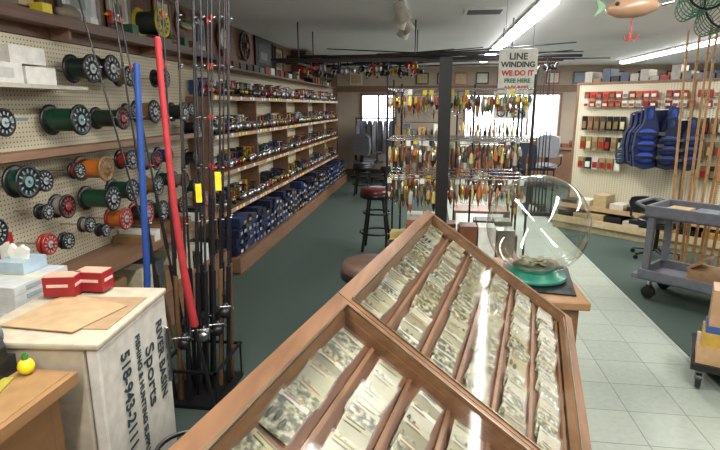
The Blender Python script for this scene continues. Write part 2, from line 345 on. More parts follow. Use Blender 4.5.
frame('framed_photo',2.80,2.33,.34,.3,M_dkwood,(C(190,170,140),C(110,80,60),C(60,90,60)))
frame('framed_photo',3.80,2.36,.3,.32,C(150,150,150),(C(225,225,220),C(190,180,160),C(120,110,100)))
frame('framed_photo',4.45,2.38,.28,.3,C(150,120,80),(W,C(180,190,180),C(160,60,40)))
frame('framed_photo',5.22,2.34,.24,.34,M_dkwood,(C(190,190,190),C(90,100,120),C(40,40,60)))
frame('framed_photo',7.95,2.32,.4,.36,M_dkwood,(C(150,140,120),C(90,80,60),C(60,60,60)))
frame('framed_picture',7.25,2.34,.8,.40,BLK,(C(60,62,68,.2),C(90,95,100,.2),C(120,125,128,.2)))
def fish(name,x,y,z,L,m1,m2,plaque=True):
    b=MB()
    if plaque: b.lathe([(0,0),(L*.42,0),(L*.42,.012),(L*.38,.02),(0,.02)],(XL+.001,y,z),M_dkwood,(1,0,0),20)
    b.ball((x,y,z),L*.5,m1,(.16,.9,.24),16,10); b.ball((x,y,z-.012),L*.47,m2,(.15,.88,.2),16,10)
    b.plate([(y+L*.4,z),(y+L*.58,z+L*.17),(y+L*.53,z),(y+L*.58,z-L*.17)],.008,m1,'YZ',(x,0,0))
    b.plate([(y-L*.12,z+L*.1),(y+.0,z+L*.2),(y+L*.2,z+L*.08)],.006,m1,'YZ',(x,0,0)); b.plate([(y-L*.1,z-L*.09),(y+L*.02,z-L*.18),(y+L*.04,z-L*.08)],.006,m1,'YZ',(x,0,0))
    b.ball((x+.03,y-L*.36,z+.015),.008,BLK,n=8,k=6); b.build(name)
fish('mounted_fish',XL+.06,4.82,2.38,.32,C(90,100,60,.3),C(190,180,140,.3)); fish('mounted_fish',XL+.06,2.2,2.37,.48,C(90,100,60,.3),C(190,180,140,.3))
def decoy(y,s,m1,m2):
    b=MB(); x=XL+.11; z=2.1405
    b.ball((x,y,z+.055*s),.055*s,m1,(.9,1.9,1),14,8); b.cyl((x,y-.07*s,z+.08*s),(x,y-.085*s,z+.14*s),.022*s,m2,n=10); b.ball((x,y-.09*s,z+.155*s),.032*s,m2,(.9,1.15,1),12,8); b.cyl((x,y-.115*s,z+.15*s),(x,y-.16*s,z+.143*s),.014*s,YL,.006*s,8); b.build('duck_decoy')
decoy(4.42,.9,C(100,80,55),C(40,80,50)); decoy(3.1,1.0,C(120,110,95),C(50,40,35)); decoy(3.6,.8,C(70,60,50),C(170,40,30)); decoy(2.6,.9,C(110,100,85),C(40,60,45))
b=MB()
for y in (2.9,3.33,3.82,4.65,4.85):
    h=U(.05,.12); b.box(XL+.04,y-.03,2.1405,XL+.12,y+.05,2.14+h,random.choice([RD,TN,W,BLK,GRN,YL]))
b.build('ledge_trinkets')
b=MB(); b.lathe([(0,0),(.15,0),(.16,.03),(.13,.05),(.125,.04),(0,.04)],(XL+.001,5.75,2.37),M_dkwood,(1,0,0),20)
b.lathe([(0,.042),(.105,.042)],(XL,5.75,2.37),W,(1,0,0),20); b.cbox((XL+.045,5.75,2.40),(.003,.008,.07),BLK); b.cbox((XL+.045,5.77,2.37),(.003,.05,.008),BLK)
b.plate([(5.66,2.24),(5.84,2.24),(5.82,2.13),(5.68,2.13)],.05,M_dkwood,'YZ',(XL+.03,0,0)); b.build('wall_clock')
b=MB()
for i in range(16):
    a=2*math.pi*i/16;c=2*math.pi*(i+1)/16; b.cyl((XL+.04,6.4+.16*math.cos(a),2.36+.16*math.sin(a)),(XL+.04,6.4+.16*math.cos(c),2.36+.16*math.sin(c)),.018,BLK,n=8)
for i in range(8):
    a=2*math.pi*i/8; b.cyl((XL+.04,6.4,2.36),(XL+.04,6.4+.16*math.cos(a),2.36+.16*math.sin(a)),.01,M_dkwood,n=6)
b.cyl((XL+.001,6.4,2.36),(XL+.08,6.4,2.36),.04,M_dkwood,n=12); b.build('decorative_wheel')
b=MB(); b.box(XL+.001,8.7,2.12,XL+.25,9.2,2.5,M_dkwood); b.box(XL+.25,8.74,2.16,XL+.26,9.16,2.46,C(90,50,30)); b.cyl((XL+.26,9.1,2.3),(XL+.28,9.1,2.3),.012,GOLD); b.box(XL+.001,8.65,2.5,XL+.27,9.25,2.52,M_dkwood); b.build('wall_cabinet')
b=MB()
for i in range(28):
    y=5.12+i*.225
    if 8.4<y<9.3: continue
    h=U(.06,.2) if y>7.7 else U(.06,.10); b.box(XL+.045,y,2.041,XL+.2,y+.17,2.041+h,random.choice([RD,C(150,120,80),M_dkwood,W,C(90,110,80),BLK,BLK]))
b.build('boxed_goods')
# ================================================================ fishing rods standing
b=MB()
rods=[((-1.36,2.50),(-1.34,2.62)),((-1.31,2.49),(-1.27,2.65)),((-1.28,2.56),(-1.22,2.72)),((-1.25,2.60),(-1.17,2.70)),((-1.22,2.63),(-1.12,2.72)),((-1.2,2.68),(-1.07,2.70)),((-1.17,2.72),(-1.05,2.78)),((-1.33,2.62),(-1.36,2.8)),((-1.27,2.72),(-1.2,2.85)),((-1.40,2.58),(-1.44,2.75)),((-1.17,2.78),(-1.10,2.86)),((-1.4,2.5),(-1.62,2.6)),((-1.38,2.7),(-1.7,2.75)),((-1.3,2.68),(-1.3,2.9)),((-1.23,2.76),(-1.14,2.95)),((-1.43,2.7),(-1.9,2.7))]
for i,((x0,y0),(x1,y1)) in enumerate(rods):
    f=lambda t:(x0+(x1-x0)*t,y0+(y1-y0)*t,.03+2.4*t)
    m=random.choice([BLK,BLK,C(45,28,20),C(30,35,45)])
    b.tube([f(0),f(.1),f(.16),f(.17),f(.3)],[.015,.012,.012,.014,.014],BLK if i%5 else C(100,75,50),8)
    if i%2==0: b.tube([f(.34),f(.47)],[.012,.010],BLK,8)
    b.tube([f(.3),f(.5),f(1)],[.007,.006,.004],m,6)
    for t in (.42,.54,.65,.76,.86):
        p=Vector(f(t)); b.lathe([(.008,-.002),(.012,0),(.008,.002)],p+Vector((.014,0,0)),SIL,(0,0,1),8); b.cyl(p+Vector((0,0,-.012)),p+Vector((0,0,.012)),.007,RD if i%4==0 else BLK,n=6)
    if i in (1,3,5,6): reel(b,x0+.02,y0-.03,.36 if i!=6 else .45,1.2,BLK,SIL if i==3 else BLK,-70)
b.box(-1.47,2.44,.007,-1.12,2.84,.03,M_black)
b.box(-1.47,2.44,.22,-1.12,2.455,.235,M_black); b.box(-1.47,2.825,.22,-1.12,2.84,.235,M_black); b.box(-1.47,2.44,.22,-1.455,2.84,.235,M_black); b.box(-1.135,2.44,.22,-1.12,2.84,.235,M_black)
for xx in(-1.46,-1.128):
    for yy in(2.448,2.832): b.cyl((xx,yy,.03),(xx,yy,.23),.006,M_black)
for (x,y,z) in ((-1.21,2.6,1.20),(-1.115,2.64,1.26)): b.cbox((x,y-.02,z),(.03,.004,.10),YL,rz=.3)
b.build('fishing_rods')
b=MB(); b.tube([(-1.53,2.42,.02),(-1.48,2.47,.77),(-1.46,2.52,1.85)],[.018,.018,.016],C(30,66,135,.5),14); b.ball((-1.46,2.52,1.85),.016,C(30,66,135,.5),(1,1,.5)); b.build('blue_rod_tube')
b=MB(); b.tube([(-1.10,2.38,.01),(-1.20,2.40,.53)],[.010,.010],BLK,8); RS=C(155,34,40,.7)
b.tube([(-1.2,2.40,.53),(-1.232,2.40,.8),(-1.262,2.405,1.15),(-1.28,2.42,1.5),(-1.292,2.435,1.75),(-1.295,2.44,1.96)],[.022,.020,.017,.015,.015,.016],RS,14); b.ball((-1.295,2.44,1.96),.016,RS,(1,1,.6)); b.ball((-1.2,2.40,.53),.022,RS,(1,1,.6)); b.build('red_rod_sleeve')
# ================================================================ freezer
b=MB(); FM=Rz(-1.045,1.42,5); b.M=FM
FW=C(205,201,190,.35); FT=C(172,162,142,.4)
b.box(-.46,0,.05,-.05,.52,.88,FT); b.box(-.045,.0,.06,0,.52,.88,FW); b.box(-.47,-.01,.88,.005,.53,.905,FT)
b.box(-.42,.03,.007,-.06,.49,.05,M_black); b.box(0,.47,.5,.02,.49,.75,M_chrome)
fz=b.build('refrigerator',bevel=.008)
rx=FM.to_3x3()@Vector((0,1,0))
def ftext(s,size,yo,ztop,**k): text(s,size,FM@Vector((.003,yo,ztop)),(0,0,-1),rx,C(45,60,65),fz,'lettering','LEFT',**k)
ftext('RIVER BASIN',.072,.41,.80,bold=.002,sx=.86); ftext('Sports',.10,.305,.74,bold=.001); ftext('FISHING & HUNTING SUPPLY',.046,.235,.82,bold=.0012,sx=.85); ftext('518-943-2111',.085,.125,.80,bold=.002,sx=.82)
b=MB(); b.M=FM; b.box(-.38,.1,.9055,-.02,.40,.909,C(150,125,95)); b.plate([(-.4,.1),(-.12,.06),(-.05,.3),(-.35,.42)],.004,C(168,142,108),'XY',(0,0,.913)); b.build('cardboard_sheet')
b=MB(); b.M=FM
for (x,y,z,r) in((-.36,.41,.916,8),(-.27,.475,.916,-4)):
    b.cbox((x,y,z+.04),(.12,.08,.078),C(135,28,32),math.radians(r)); b.cbox((x,y,z+.08),(.115,.075,.004),C(190,150,130),math.radians(r)); b.cbox((x+.061,y,z+.045),(.002,.055,.012),C(200,170,160),math.radians(r)); b.cbox((x,y-.041,z+.045),(.08,.002,.012),C(200,170,160),math.radians(r))
b.build('red_tackle_boxes')
b=MB(); b.box(-2.0,1.66,.007,-1.60,2.15,.78,C(150,140,125)); b.box(-2.02,1.64,.78,-1.585,2.17,.80,C(190,180,165)); b.box(-1.60,1.7,.1,-1.59,2.12,.43,C(170,160,145)); b.box(-1.60,1.7,.45,-1.59,2.12,.76,C(170,160,145)); b.build('filing_cabinet')
b=MB()
for i in range(4): carton(b,-1.98,1.74+i*.003,.802+i*.036,-1.62,2.06,.837+i*.036,C(175,178,176),C(140,150,150))
b.build('catalog_boxes')
b=MB(); b.box(-1.84,1.9,.9475,-1.70,2.04,1.0,C(150,170,180)); b.plate([(-.04,0),(.04,0),(.05,.04),(.02,.06),(-.01,.045),(-.03,.065),(-.05,.03)],.015,W,'XZ',(-1.77,1.97,1.0)); b.build('tissue_box')
# ================================================================ desk
DZ=.82
b=MB(); b.box(-2.2,.2,DZ-.04,-1.10,1.385,DZ,M_desk); b.box(-2.15,.25,.007,-1.16,.29,DZ-.04,M_desk); b.box(-2.15,1.32,.007,-1.16,1.36,DZ-.04,M_desk); b.box(-1.2,.29,.1,-1.16,1.32,DZ-.04,M_desk); b.box(-2.19,.21,DZ,-1.12,1.37,DZ+.003,C(140,108,70,.5))
for z in(.15,.48): b.box(-1.162,.35,z,-1.15,1.28,z+.27,M_desk)
b.build('desk',bevel=.004)
DZ+=.0035
b=MB(); b.cbox((-1.32,1.16,DZ+.003),(.2,.26,.005),C(150,140,55),.3); b.build('yellow_notepad')
b=MB(); b.ball((-1.245,1.345,DZ+.026),.025,C(225,200,30,.35),(1,1,1.05),16,12); b.cyl((-1.245,1.345,DZ+.048),(-1.245,1.345,DZ+.066),.010,C(60,120,50),n=12); b.cyl((-1.245,1.345,DZ+.066),(-1.245,1.345,DZ+.072),.006,C(60,120,50)); b.build('lemon_juice_bottle')
b=MB(); b.box(-1.43,1.24,DZ,-1.29,1.36,DZ+.06,BLK); b.plate([(-1.43,DZ+.06),(-1.29,DZ+.06),(-1.29,DZ+.10),(-1.31,DZ+.15),(-1.39,DZ+.17),(-1.43,DZ+.12)],.06,BLK,'XZ',(0,1.3,0)); b.cyl((-1.36,1.25,DZ+.13),(-1.36,1.35,DZ+.13),.05,C(90,95,100),n=20); b.cyl((-1.36,1.245,DZ+.13),(-1.36,1.355,DZ+.13),.018,M_white,n=14); b.build('tape_dispenser')
b=MB(); b.cyl((-1.36,1.15,DZ+.037),(-1.27,1.21,DZ+.037),.028,W,n=20); b.cyl((-1.362,1.149,DZ+.037),(-1.268,1.211,DZ+.037),.012,C(120,100,80),n=12); b.build('paper_roll')
b=MB(); b.lathe([(.0,0),(.11,0),(.14,.3),(.145,.3),(.13,.28),(.105,.02),(0,.02)],(-.98,1.22,.007),C(140,145,148),n=24); b.build('waste_bin')
# ================================================================ DISPLAY CASES
ang=-10.85; CM=Matrix.Translation((0,2.24,0))@Matrix.Rotation(math.radians(ang),4,'Z')
Wd=.60; ZR=1.2; ZL=.79; sl=math.atan2(ZR-ZL,Wd); Ls=math.hypot(Wd,ZR-ZL)
cream=[M_print,M_print,M_print,C(132,126,96,.5),C(110,102,76,.5),C(148,143,124,.5)]
lurec=[C(130,110,40),C(95,85,40),C(30,30,26),C(150,130,65),C(85,75,48),C(50,45,38),C(165,165,150)]
def case(y0,y1,nstrip,ta,tb):
    b=MB(); b.M=CM
    def sidep(y,th):
        b.plate([(0,.007),(Wd,.007),(Wd,ZL-.02),(0,ZR-.02)],th,M_case,'XZ',(0,y,0))
    sidep(y0+.012,.024); sidep(y1-.012,.024)
    b.box(0,y0,.007,.02,y1,ZR-.02,M_case); b.box(Wd-.02,y0,.007,Wd,y1,ZL-.02,M_case)
    S=CM@Matrix.Translation((0,0,ZR))@Matrix.Rotation(sl,4,'Y'); b.M=S
    t=.026; th=.03
    b.box(-.012,y0,-th,t,y1,.006,M_case); b.box(Ls-t,y0,-th,Ls+.012,y1,.006,M_case)
    b.box(t,y0,-th,Ls-t,y0+ta,.006,M_case); b.box(t,y1-tb,-th,Ls-t,y1,.006,M_case)
    al=C(150,140,120,.3,1)
    b.box(t,y0+ta-.004,.006,Ls-t,y0+ta,.010,al); b.box(t,y1-tb,.006,Ls-t,y1-tb+.004,.010,al)
    b.box(t-.004,y0+ta,.006,t,y1-tb,.010,al); b.box(Ls-t,y0+ta,.006,Ls-t+.004,y1-tb,.010,al)
    b.box(.0,y0+.02,-.050,Ls,y1-.02,-.045,M_caseIn)    # tray
    ob=b.build('display_case')
    g=MB(); g.M=S; g.add([(t,y0+ta,.004),(Ls-t,y0+ta,.004),(Ls-t,y1-tb,.004),(t,y1-tb,.004)],[(0,1,2,3)],M_glass); g.build('glass_top',ob)
    c=MB(); c.M=S; pit=(Ls-2*t-.01)/nstrip
    for k in range(nstrip):
        xc=t+.008+pit*(k+.5)
        c.box(xc+pit/2-.014,y0+.03,-.045,xc+pit/2-.004,y1-.03,-.034,M_case)
        y=y0+.075
        while y<y1-.06:
            if R()<.96:
                cw=.064;ch=.085; rz=U(-.12,.12); z=-.035+U(0,.006)
                M0=c.M; c.M=M0@Matrix.Translation((xc-.010+U(-.005,.005),y,z))@Matrix.Rotation(rz,4,'Z')@Matrix.Rotation(.18+U(-.06,.06),4,'X')
                c.box(-cw/2,-ch/2,-.001,cw/2,ch/2,0,random.choice(cream))
                c.box(-cw/2,ch*.36,0,cw/2,ch*.5,.0004,random.choice([C(160,158,145),C(150,145,120),C(140,130,85)]))
                for q in range(2): c.box(-cw*.4,ch*.45-q*.009,.0004,-cw*.4+U(.3,.8)*cw,ch*.45-q*.009+.003,.0008,random.choice([C(40,40,34),C(80,70,40),C(110,50,35)]))
                lc=random.choice(lurec)
                for q in range(random.choice([2,3,4])):
                    xx=-.024+q*.015; c.ball((xx,-.012+U(-.008,.008),.004),.0055,lc,(.9,2.6,.6),6,4)
                if R()<.7: c.add([(-cw/2-.003,-ch/2-.003,.010),(cw/2+.003,-ch/2-.003,.009),(cw/2+.003,ch/2+.003,.006),(-cw/2-.003,ch/2+.003,.008)],[(0,1,2,3)],M_bag)
                c.M=M0
            y+=.058
    c.build('lure_cards',ob)
    return ob
case(-1.09,0,6,.018,.035); case(-2.2,-1.094,6,.03,.022)
# ================================================================ counter with globe
b=MB(); 
b.box(.0,2.36,.007,.70,3.0,.74,M_case); b.box(-.03,2.33,.74,.74,3.03,.78,M_desk)
b.box(.70,2.42,.12,.712,2.94,.68,M_case); b.build('display_counter',bevel=.006)
b=MB(); b.cbox((.56,2.66,.785),(.34,.46,.008),BLK,-.15); b.build('black_mat')
gc=Vector((.545,2.65,1.065)); gr=.252
b=MB(); b.lathe([(.0,0),(.15,0),(.16,.01),(.155,.025),(.12,.03),(.115,.045),(.08,.045),(0,.03)],(gc.x,gc.y,.790),C(35,115,95,.35),n=32)
ob=b.build('acrylic_globe')
b=MB(); prof=[]
for i in range(33):
    a=math.pi*(i/32)*.998; prof.append((gr*math.sin(a),-gr*math.cos(a)))
b.lathe(prof,gc,M_acry,n=64); b.build('globe_shell',ob)
b=MB()
b.ball(gc+Vector((.0,0,-.212)),.11,C(70,72,50),(1,1,.22),16,8); 
for i in range(12): b.cbox(gc+Vector((U(-.07,.07),U(-.07,.07),-.188+U(0,.012))),(.045,.028,.003),random.choice([C(110,108,90),C(120,112,60),C(90,88,70)]),U(0,3),U(-.4,.4))
b.build('raffle_tickets',ob)
# ================================================================ lure rack behind
b=MB(); b.box(.04,3.47,.007,.12,3.55,1.95,M_black); b.box(-.1,3.36,.007,.25,3.60,.04,M_black)
zrow=[1.76,1.42,1.16]; XA,XB=-.30,.66
for yy in(3.62,3.8,4.0,4.2):
    for z in zrow: b.cyl((XA,yy,z),(XB,yy,z),.005,M_chrome,n=6)
for xx in(XA,XB):
    for yy in(3.62,4.2): b.cyl((xx,yy,.007),(xx,yy,1.85),.008,M_black,n=8)
for z in zrow: 
    for xx in(XA,.08,XB): b.cyl((xx,3.52 if xx==.08 else 3.62,z),(xx,4.2,z),.005,M_black,n=6)
b.box(XA-.02,3.61,.2,XB+.02,4.22,.24,M_shelf); b.box(XA-.02,3.61,.5,XB+.02,4.22,.53,M_shelf)
b.build('lure_rack')
def lure(b,x,y,z,L,c1,c2,r=.009):
    b.cyl((x,y,z),(x,y,z-.03),.001,M_chrome,n=4)
    b.lathe([(.001,0),(r*.6,-.01),(r,-L*.3),(r*.95,-L*.6)],(x,y,z-.03),c1,(0,0,1),7); b.lathe([(r*.95,-L*.6),(r*.6,-L*.85),(.001,-L)],(x,y,z-.03),c2,(0,0,1),7)
    b.tube([(x,y,z-.03-L),(x,y,z-.045-L),(x+.008,y,z-.052-L),(x+.012,y,z-.042-L)],.0013,M_chrome,4)
b=MB()
for yy in(3.62,3.8,4.0,4.2):
    for ri,z in enumerate(zrow):
        x=XA+.02
        while x<XB-.01:
            if ri==0: lure(b,x,yy+U(-.02,.02),z-U(0,.02),U(.06,.12),random.choice(PAL+MUT),random.choice(PAL+MUT),U(.010,.017))
            else: lure(b,x,yy+U(-.03,.03),z-U(0,.06),U(.07,.17),random.choice(MUT),random.choice(MUT),U(.008,.018))
            if R()<.15: b.cbox((x,yy-.008,z-.02),(.028,.002,.035),random.choice([W,W,YL]))
            x+=U(.032,.05)
b.build('fishing_lures')
b=MB()
for i in range(21):
    x=XA+(i%7)*.13; y=3.64+(i//7)*.18
    h=U(.1,.3); b.box(x,y,.531,x+.12,y+.15,.53+h,random.choice(MUT+[W,BLK,M_shelf,M_shelf]))
b.build('tackle_boxes')
b=MB()
for (x0,x1,y) in((-.28,.1,5.0),(.4,.85,5.2),(.3,.95,6.4)):
    for z in(1.75,1.5,1.2,.9): 
        b.cyl((x0,y,z),(x1,y,z),.006,M_chrome,n=6)
        x=x0+.03
        while x<x1-.02: lure(b,x,y,z-U(0,.05),U(.08,.18),random.choice(MUT+PAL),random.choice(MUT),U(.008,.018)); x+=U(.035,.055)
    for x in(x0,x1): b.cyl((x,y,.007),(x,y,1.85),.01,M_black)
    b.box(x0,y-.2,.001,x1,y+.2,.05,M_black); b.box(x0,y-.2,.4,x1,y+.2,.43,M_shelf); b.box(x0,y-.2,.05,x0+.02,y+.2,.4,M_shelf); b.box(x1-.02,y-.2,.05,x1,y+.2,.4,M_shelf)
b.build('lure_stand')
# sign
b=MB(); b.box(.46,3.90,1.74,.71,3.91,2.03,W); b.box(.455,3.895,1.735,.715,3.9,2.035,C(205,205,195)); b.cyl((.49,3.905,2.02),(.49,3.905,H),.0015,M_grey,n=4); b.cyl((.68,3.905,2.02),(.68,3.905,H),.0015,M_grey,n=4)
sg=b.build('hanging_sign'); sy=3.893
text('LINE',.062,(.585,sy,1.965),(1,0,0),(0,0,1),BLK,sg,bold=.002); text('WINDING',.05,(.585,sy,1.915),(1,0,0),(0,0,1),BLK,sg,bold=.002)
text('WE DO IT',.048,(.585,sy,1.858),(1,0,0),(0,0,1),C(190,40,30),sg,bold=.002); text('FREE HERE',.038,(.585,sy,1.81),(1,0,0),(0,0,1),C(40,110,70),sg,bold=.0015); text('ANY REEL',.04,(.585,sy,1.76),(1,0,0),(0,0,1),C(190,40,30),sg,bold=.0015)
# overhead rod rack
b=MB()
for x in(-1.5,-.2,.82): 
    b.cyl((x,5.95,H),(x,5.95,2.12),.008,M_black,n=6); b.cyl((x,6.7,H),(x,6.7,2.12),.008,M_black,n=6); b.cyl((x,5.88,2.12),(x,6.8,2.12),.016,M_dkwood,n=8)
b.box(-1.75,5.85,2.115,.85,5.88,2.155,M_black)
for i in range(28):
    y=5.90+i*.032; rev=i%5==4; x0=-1.85+U(-.05,1.3) if not rev else 1.6-U(0,.4); L=U(1.9,2.6)*(-1 if rev else 1); s=-1 if rev else 1; z=2.145+(i%3)*.026
    b.tube([(x0,y,z),(x0+s*.45,y,z),(x0+s*.5,y,z),(x0+L,y+U(-.1,.1),z+U(-.03,.14))],[.018,.018,.012,.006],random.choice([BLK,BLK,C(50,30,20)]),6)
    b.M=Matrix.Translation((x0+s*.35,y,z-.185)); reel(b,0,0,0,1.3,random.choice([BLK,BLK,RED,BLK]),random.choice([GOLD,SIL,BLK]),U(-20,20)); b.M=Matrix()
b.build('overhead_rod_rack')
# ================================================================ stools
def stool(x,y,h,r,seatm,name='bar_stool'):
    b=MB()
    b.lathe([(0,-.02),(r*.95,-.02),(r,0),(r*1.02,.03),(r*.97,.06),(r*.8,.075),(0,.08)],(x,y,h-.08),seatm,n=28)
    b.lathe([(r*1.0,-.03),(r*1.035,-.026),(r*1.035,.018),(r*1.0,.022)],(x,y,h-.085),BLK,n=28)
    b.lathe([(0,-.03),(r,-.03)],(x,y,h-.085),BLK,n=28)
    for k in range(4):
        a=math.pi/4+k*math.pi/2; ca,sa=math.cos(a),math.sin(a)
        b.cyl((x+ca*r*.6,y+sa*r*.6,h-.1),(x+ca*r*1.1,y+sa*r*1.1,.008),.017,M_black,n=8)
    for z,q in((.22,1.0),(.45,.82)):
        for i in range(20):
            a=2*math.pi*i/20;c=2*math.pi*(i+1)/20; b.cyl((x+r*q*math.cos(a),y+r*q*math.sin(a),z),(x+r*q*math.cos(c),y+r*q*math.sin(c),z),.012,M_black,n=6)
    return b.build(name)
stool(-.6,5.88,.74,.19,C(85,30,26,.3)); stool(-.34,3.02,.74,.18,C(88,68,56,.5)); stool(-1.25,9.6,.62,.18,BLK); stool(-.7,9.2,.62,.18,BLK)
# ================================================================ office chairs and back area
def chair(x,y,rz,m,name='office_chair',bh=1.06,sc=1):
    b=MB(); b.M=Rz(x,y,rz)@Matrix.Scale(sc,4)
    for k in range(5):
        a=k*2*math.pi/5; e=(.28*math.cos(a),.28*math.sin(a),.07); b.cyl((0,0,.11),e,.018,M_black,.012,8); b.cyl((e[0],e[1]-.012,.034),(e[0],e[1]+.012,.034),.025,M_black,n=12)
    b.cyl((0,0,.1),(0,0,.42),.025,M_black)
    b.box(-.24,-.23,.42,.24,.24,.47,m); b.ball((0,0,.48),.24,m,(1,1,.2),16,8)
    b.box(-.03,.22,.42,.03,.27,bh-.3,M_black)
    q=(bh-.62)/.44
    b.plate([(-.2,.62),(.2,.62),(.23,.62+.18*q),(.21,.62+.38*q),(.1,bh),(-.1,bh),(-.21,.62+.38*q),(-.23,.62+.18*q)],.07,m,'XZ',(0,.25,0))
    for s in(-1,1): b.tube([(s*.24,.1,.45),(s*.3,.1,.5),(s*.3,.1,.66),(s*.3,-.12,.67)],.015,M_black,8); b.box(s*.3-.03,-.15,.66,s*.3+.03,.12,.69,m)
    return b.build(name,bevel=.01)
chair(1.62,8.6,25,C(30,38,58,.6)); chair(2.5,5.95,130,BLK,bh=.78,sc=.9); chair(-1.35,11.4,150,C(110,112,120,.8)); chair(2.3,11.0,-20,C(120,122,128,.8)); chair(1.3,9.9,200,C(50,56,72,.8))
b=MB(); b.box(-.75,10.9,.007,.4,11.5,.8,M_dkwood); b.box(-.8,10.85,.8,.45,11.55,.84,M_shelf); b.box(-.7,10.885,.1,-.2,10.9,.74,M_shelf); b.box(-.15,10.885,.1,.35,10.9,.74,M_shelf); b.build('sales_counter')
b=MB()
for i in range(14):
    x=-.75+(i%7)*.16; z=.841; h=U(.12,.5); y=10.95+(i//7)*.26; b.box(x,y,z,x+.14,y+.2,z+h,random.choice([C(180,150,110),W,C(150,120,90),C(90,100,110),BLK]))
b.build('cardboard_boxes')
b=MB(); b.cyl((-1.75,12.3,.007),(-1.75,12.3,1.40),.02,BLK); b.cyl((-.85,12.3,.007),(-.85,12.3,1.40),.02,BLK); b.cyl((-1.75,12.3,1.37),(-.85,12.3,1.37),.015,BLK)
b.box(-1.85,12.05,.007,-1.65,12.55,.04,BLK); b.box(-.95,12.05,.007,-.75,12.55,.04,BLK)
for i in range(7):
    x=-1.68+i*.125; m=random.choice([C(130,135,145,.9),C(90,95,105,.9),C(150,150,155,.9),C(80,80,82,.9)])
    b.plate([(12.08,1.2),(12.22,1.31),(12.38,1.31),(12.52,1.2),(12.56,.9),(12.5,.55),(12.1,.55),(12.04,.9)],.08,m,'YZ',(x,0,0)); b.tube([(x,12.3,1.31),(x,12.3,1.37)],.004,M_chrome)
b.build('coat_rack')
b=MB(); b.box(.6,11.9,.007,3.4,12.6,.72,M_shelf); b.box(.55,11.85,.72,3.45,12.65,.76,M_shelf)
for i in range(12): 
    x=.65+i*.22; b.box(x,12.0,.76,x+.18,12.3,.76+U(.05,.25),random.choice(MUT+[W,W]))
b.build('back_counter')
b=MB(); b.box(1.45,12.93,1.35,2.25,12.96,1.62,W)
for xx in(1.5,2.2): b.cyl((xx,12.94,1.62),(xx,12.94,1.95),.003,M_black,n=4)
os_=b.build('open_sign'); text('OPEN',.26,(1.85,12.92,1.40),(1,0,0),(0,0,1),C(40,50,90),os_,bold=.006)
b=MB()
for i,x in enumerate((-2.0,-.4,.1,.5,1.0,1.5,2.1,2.6,3.2,3.6,4.0,4.6,5.2,5.8)):
    b.box(x,12.96,2.15,x+.3,12.99,2.42,random.choice([W,RED,BLU,GRN,BLK])); b.box(x+.03,12.955,2.18,x+.27,12.96,2.39,random.choice([C(190,170,130),W,C(120,140,160)]))
b.build('wall_posters')
# ================================================================ right angled gondola
GM=Rz(2.04,7.70,-42)
b=MB(); b.M=GM
b.box(-.05,0,.007,3.7,.05,1.93,M_pegx); b.box(-.08,-.01,.007,-.05,.06,1.96,M_shelf); b.box(-.05,-.01,1.93,3.7,.34,1.96,M_shelf)
b.box(-.05,-.42,.007,3.7,0,.12,C(190,175,140)); b.box(-.05,-.44,.1,3.7,0,.14,M_shelf); b.box(-.05,-.45,.10,3.7,-.44,.19,C(205,185,145)); b.box(-.05,-.34,.30,3.7,0,.32,C(215,200,160)); b.box(-.05,-.35,.29,3.7,-.34,.35,C(190,160,120))
for x in(1.35,2.5): b.box(x,-.012,.14,x+.03,0,1.93,M_shelf)
b.build('gondola_shelf')
b=MB(); b.M=GM
for i in range(30):
    x=0+i*.12; h=U(.04,.18); b.box(x,.03,1.961,x+.10,.28,1.961+h,random.choice([C(60,70,90),C(160,155,145),TN,BLK,RD,C(120,120,120),C(90,80,60)]))
b.build('gondola_top_boxes')
b=MB(); b.M=GM
def pack(x,z,w,h,m,m2,yo=-.05):
    b.cyl((x,0,z),(x,yo-.04,z),.003,M_chrome,n=5)
    for k in range(3): b.box(x-w/2,yo-k*.012,z-h,x+w/2,yo-k*.012+.006,z+.015,m); 
    b.box(x-w*.4,yo-.0275,z-h*.85,x+w*.4,yo-.024,z-h*.3,m2)
for z,h,cs,st in((1.82,.07,[RD,C(200,195,190),RD,C(190,60,50)],.085),(1.70,.06,[C(200,195,190),RD,C(210,210,200)],.085),(1.50,.17,[BLK,C(90,60,40),C(110,75,45),C(60,55,50)],.085),(1.23,.16,[BLK,C(110,110,90),C(130,100,60),C(150,130,90)],.085),(.95,.14,[C(190,190,180),BLK,TN,C(150,130,90)],.10)):
    x=.1
    while x<3.6:
        if not(.66<x<1.45 and z<1.6) and R()<(.92 if x<.7 else .75): pack(x,z,st*.78,h,random.choice(cs),random.choice([W,C(120,100,70),TN,RD,C(200,190,150)]))
        x+=st
b.build('tackle_packages')
b=MB(); b.M=GM
for i in range(16):
    x=.0+i*.22; b.box(x,-.38,.1405,x+.19,-.1,.14+U(.04,.13),random.choice([C(200,195,180),C(180,160,120),BLK,C(170,130,70)])); b.box(x,-.30,.3205,x+.17,-.06,.32+U(.05,.2),random.choice([C(200,195,180),C(180,160,120),BLK,C(90,90,90)]))
b.build('bait_boxes')
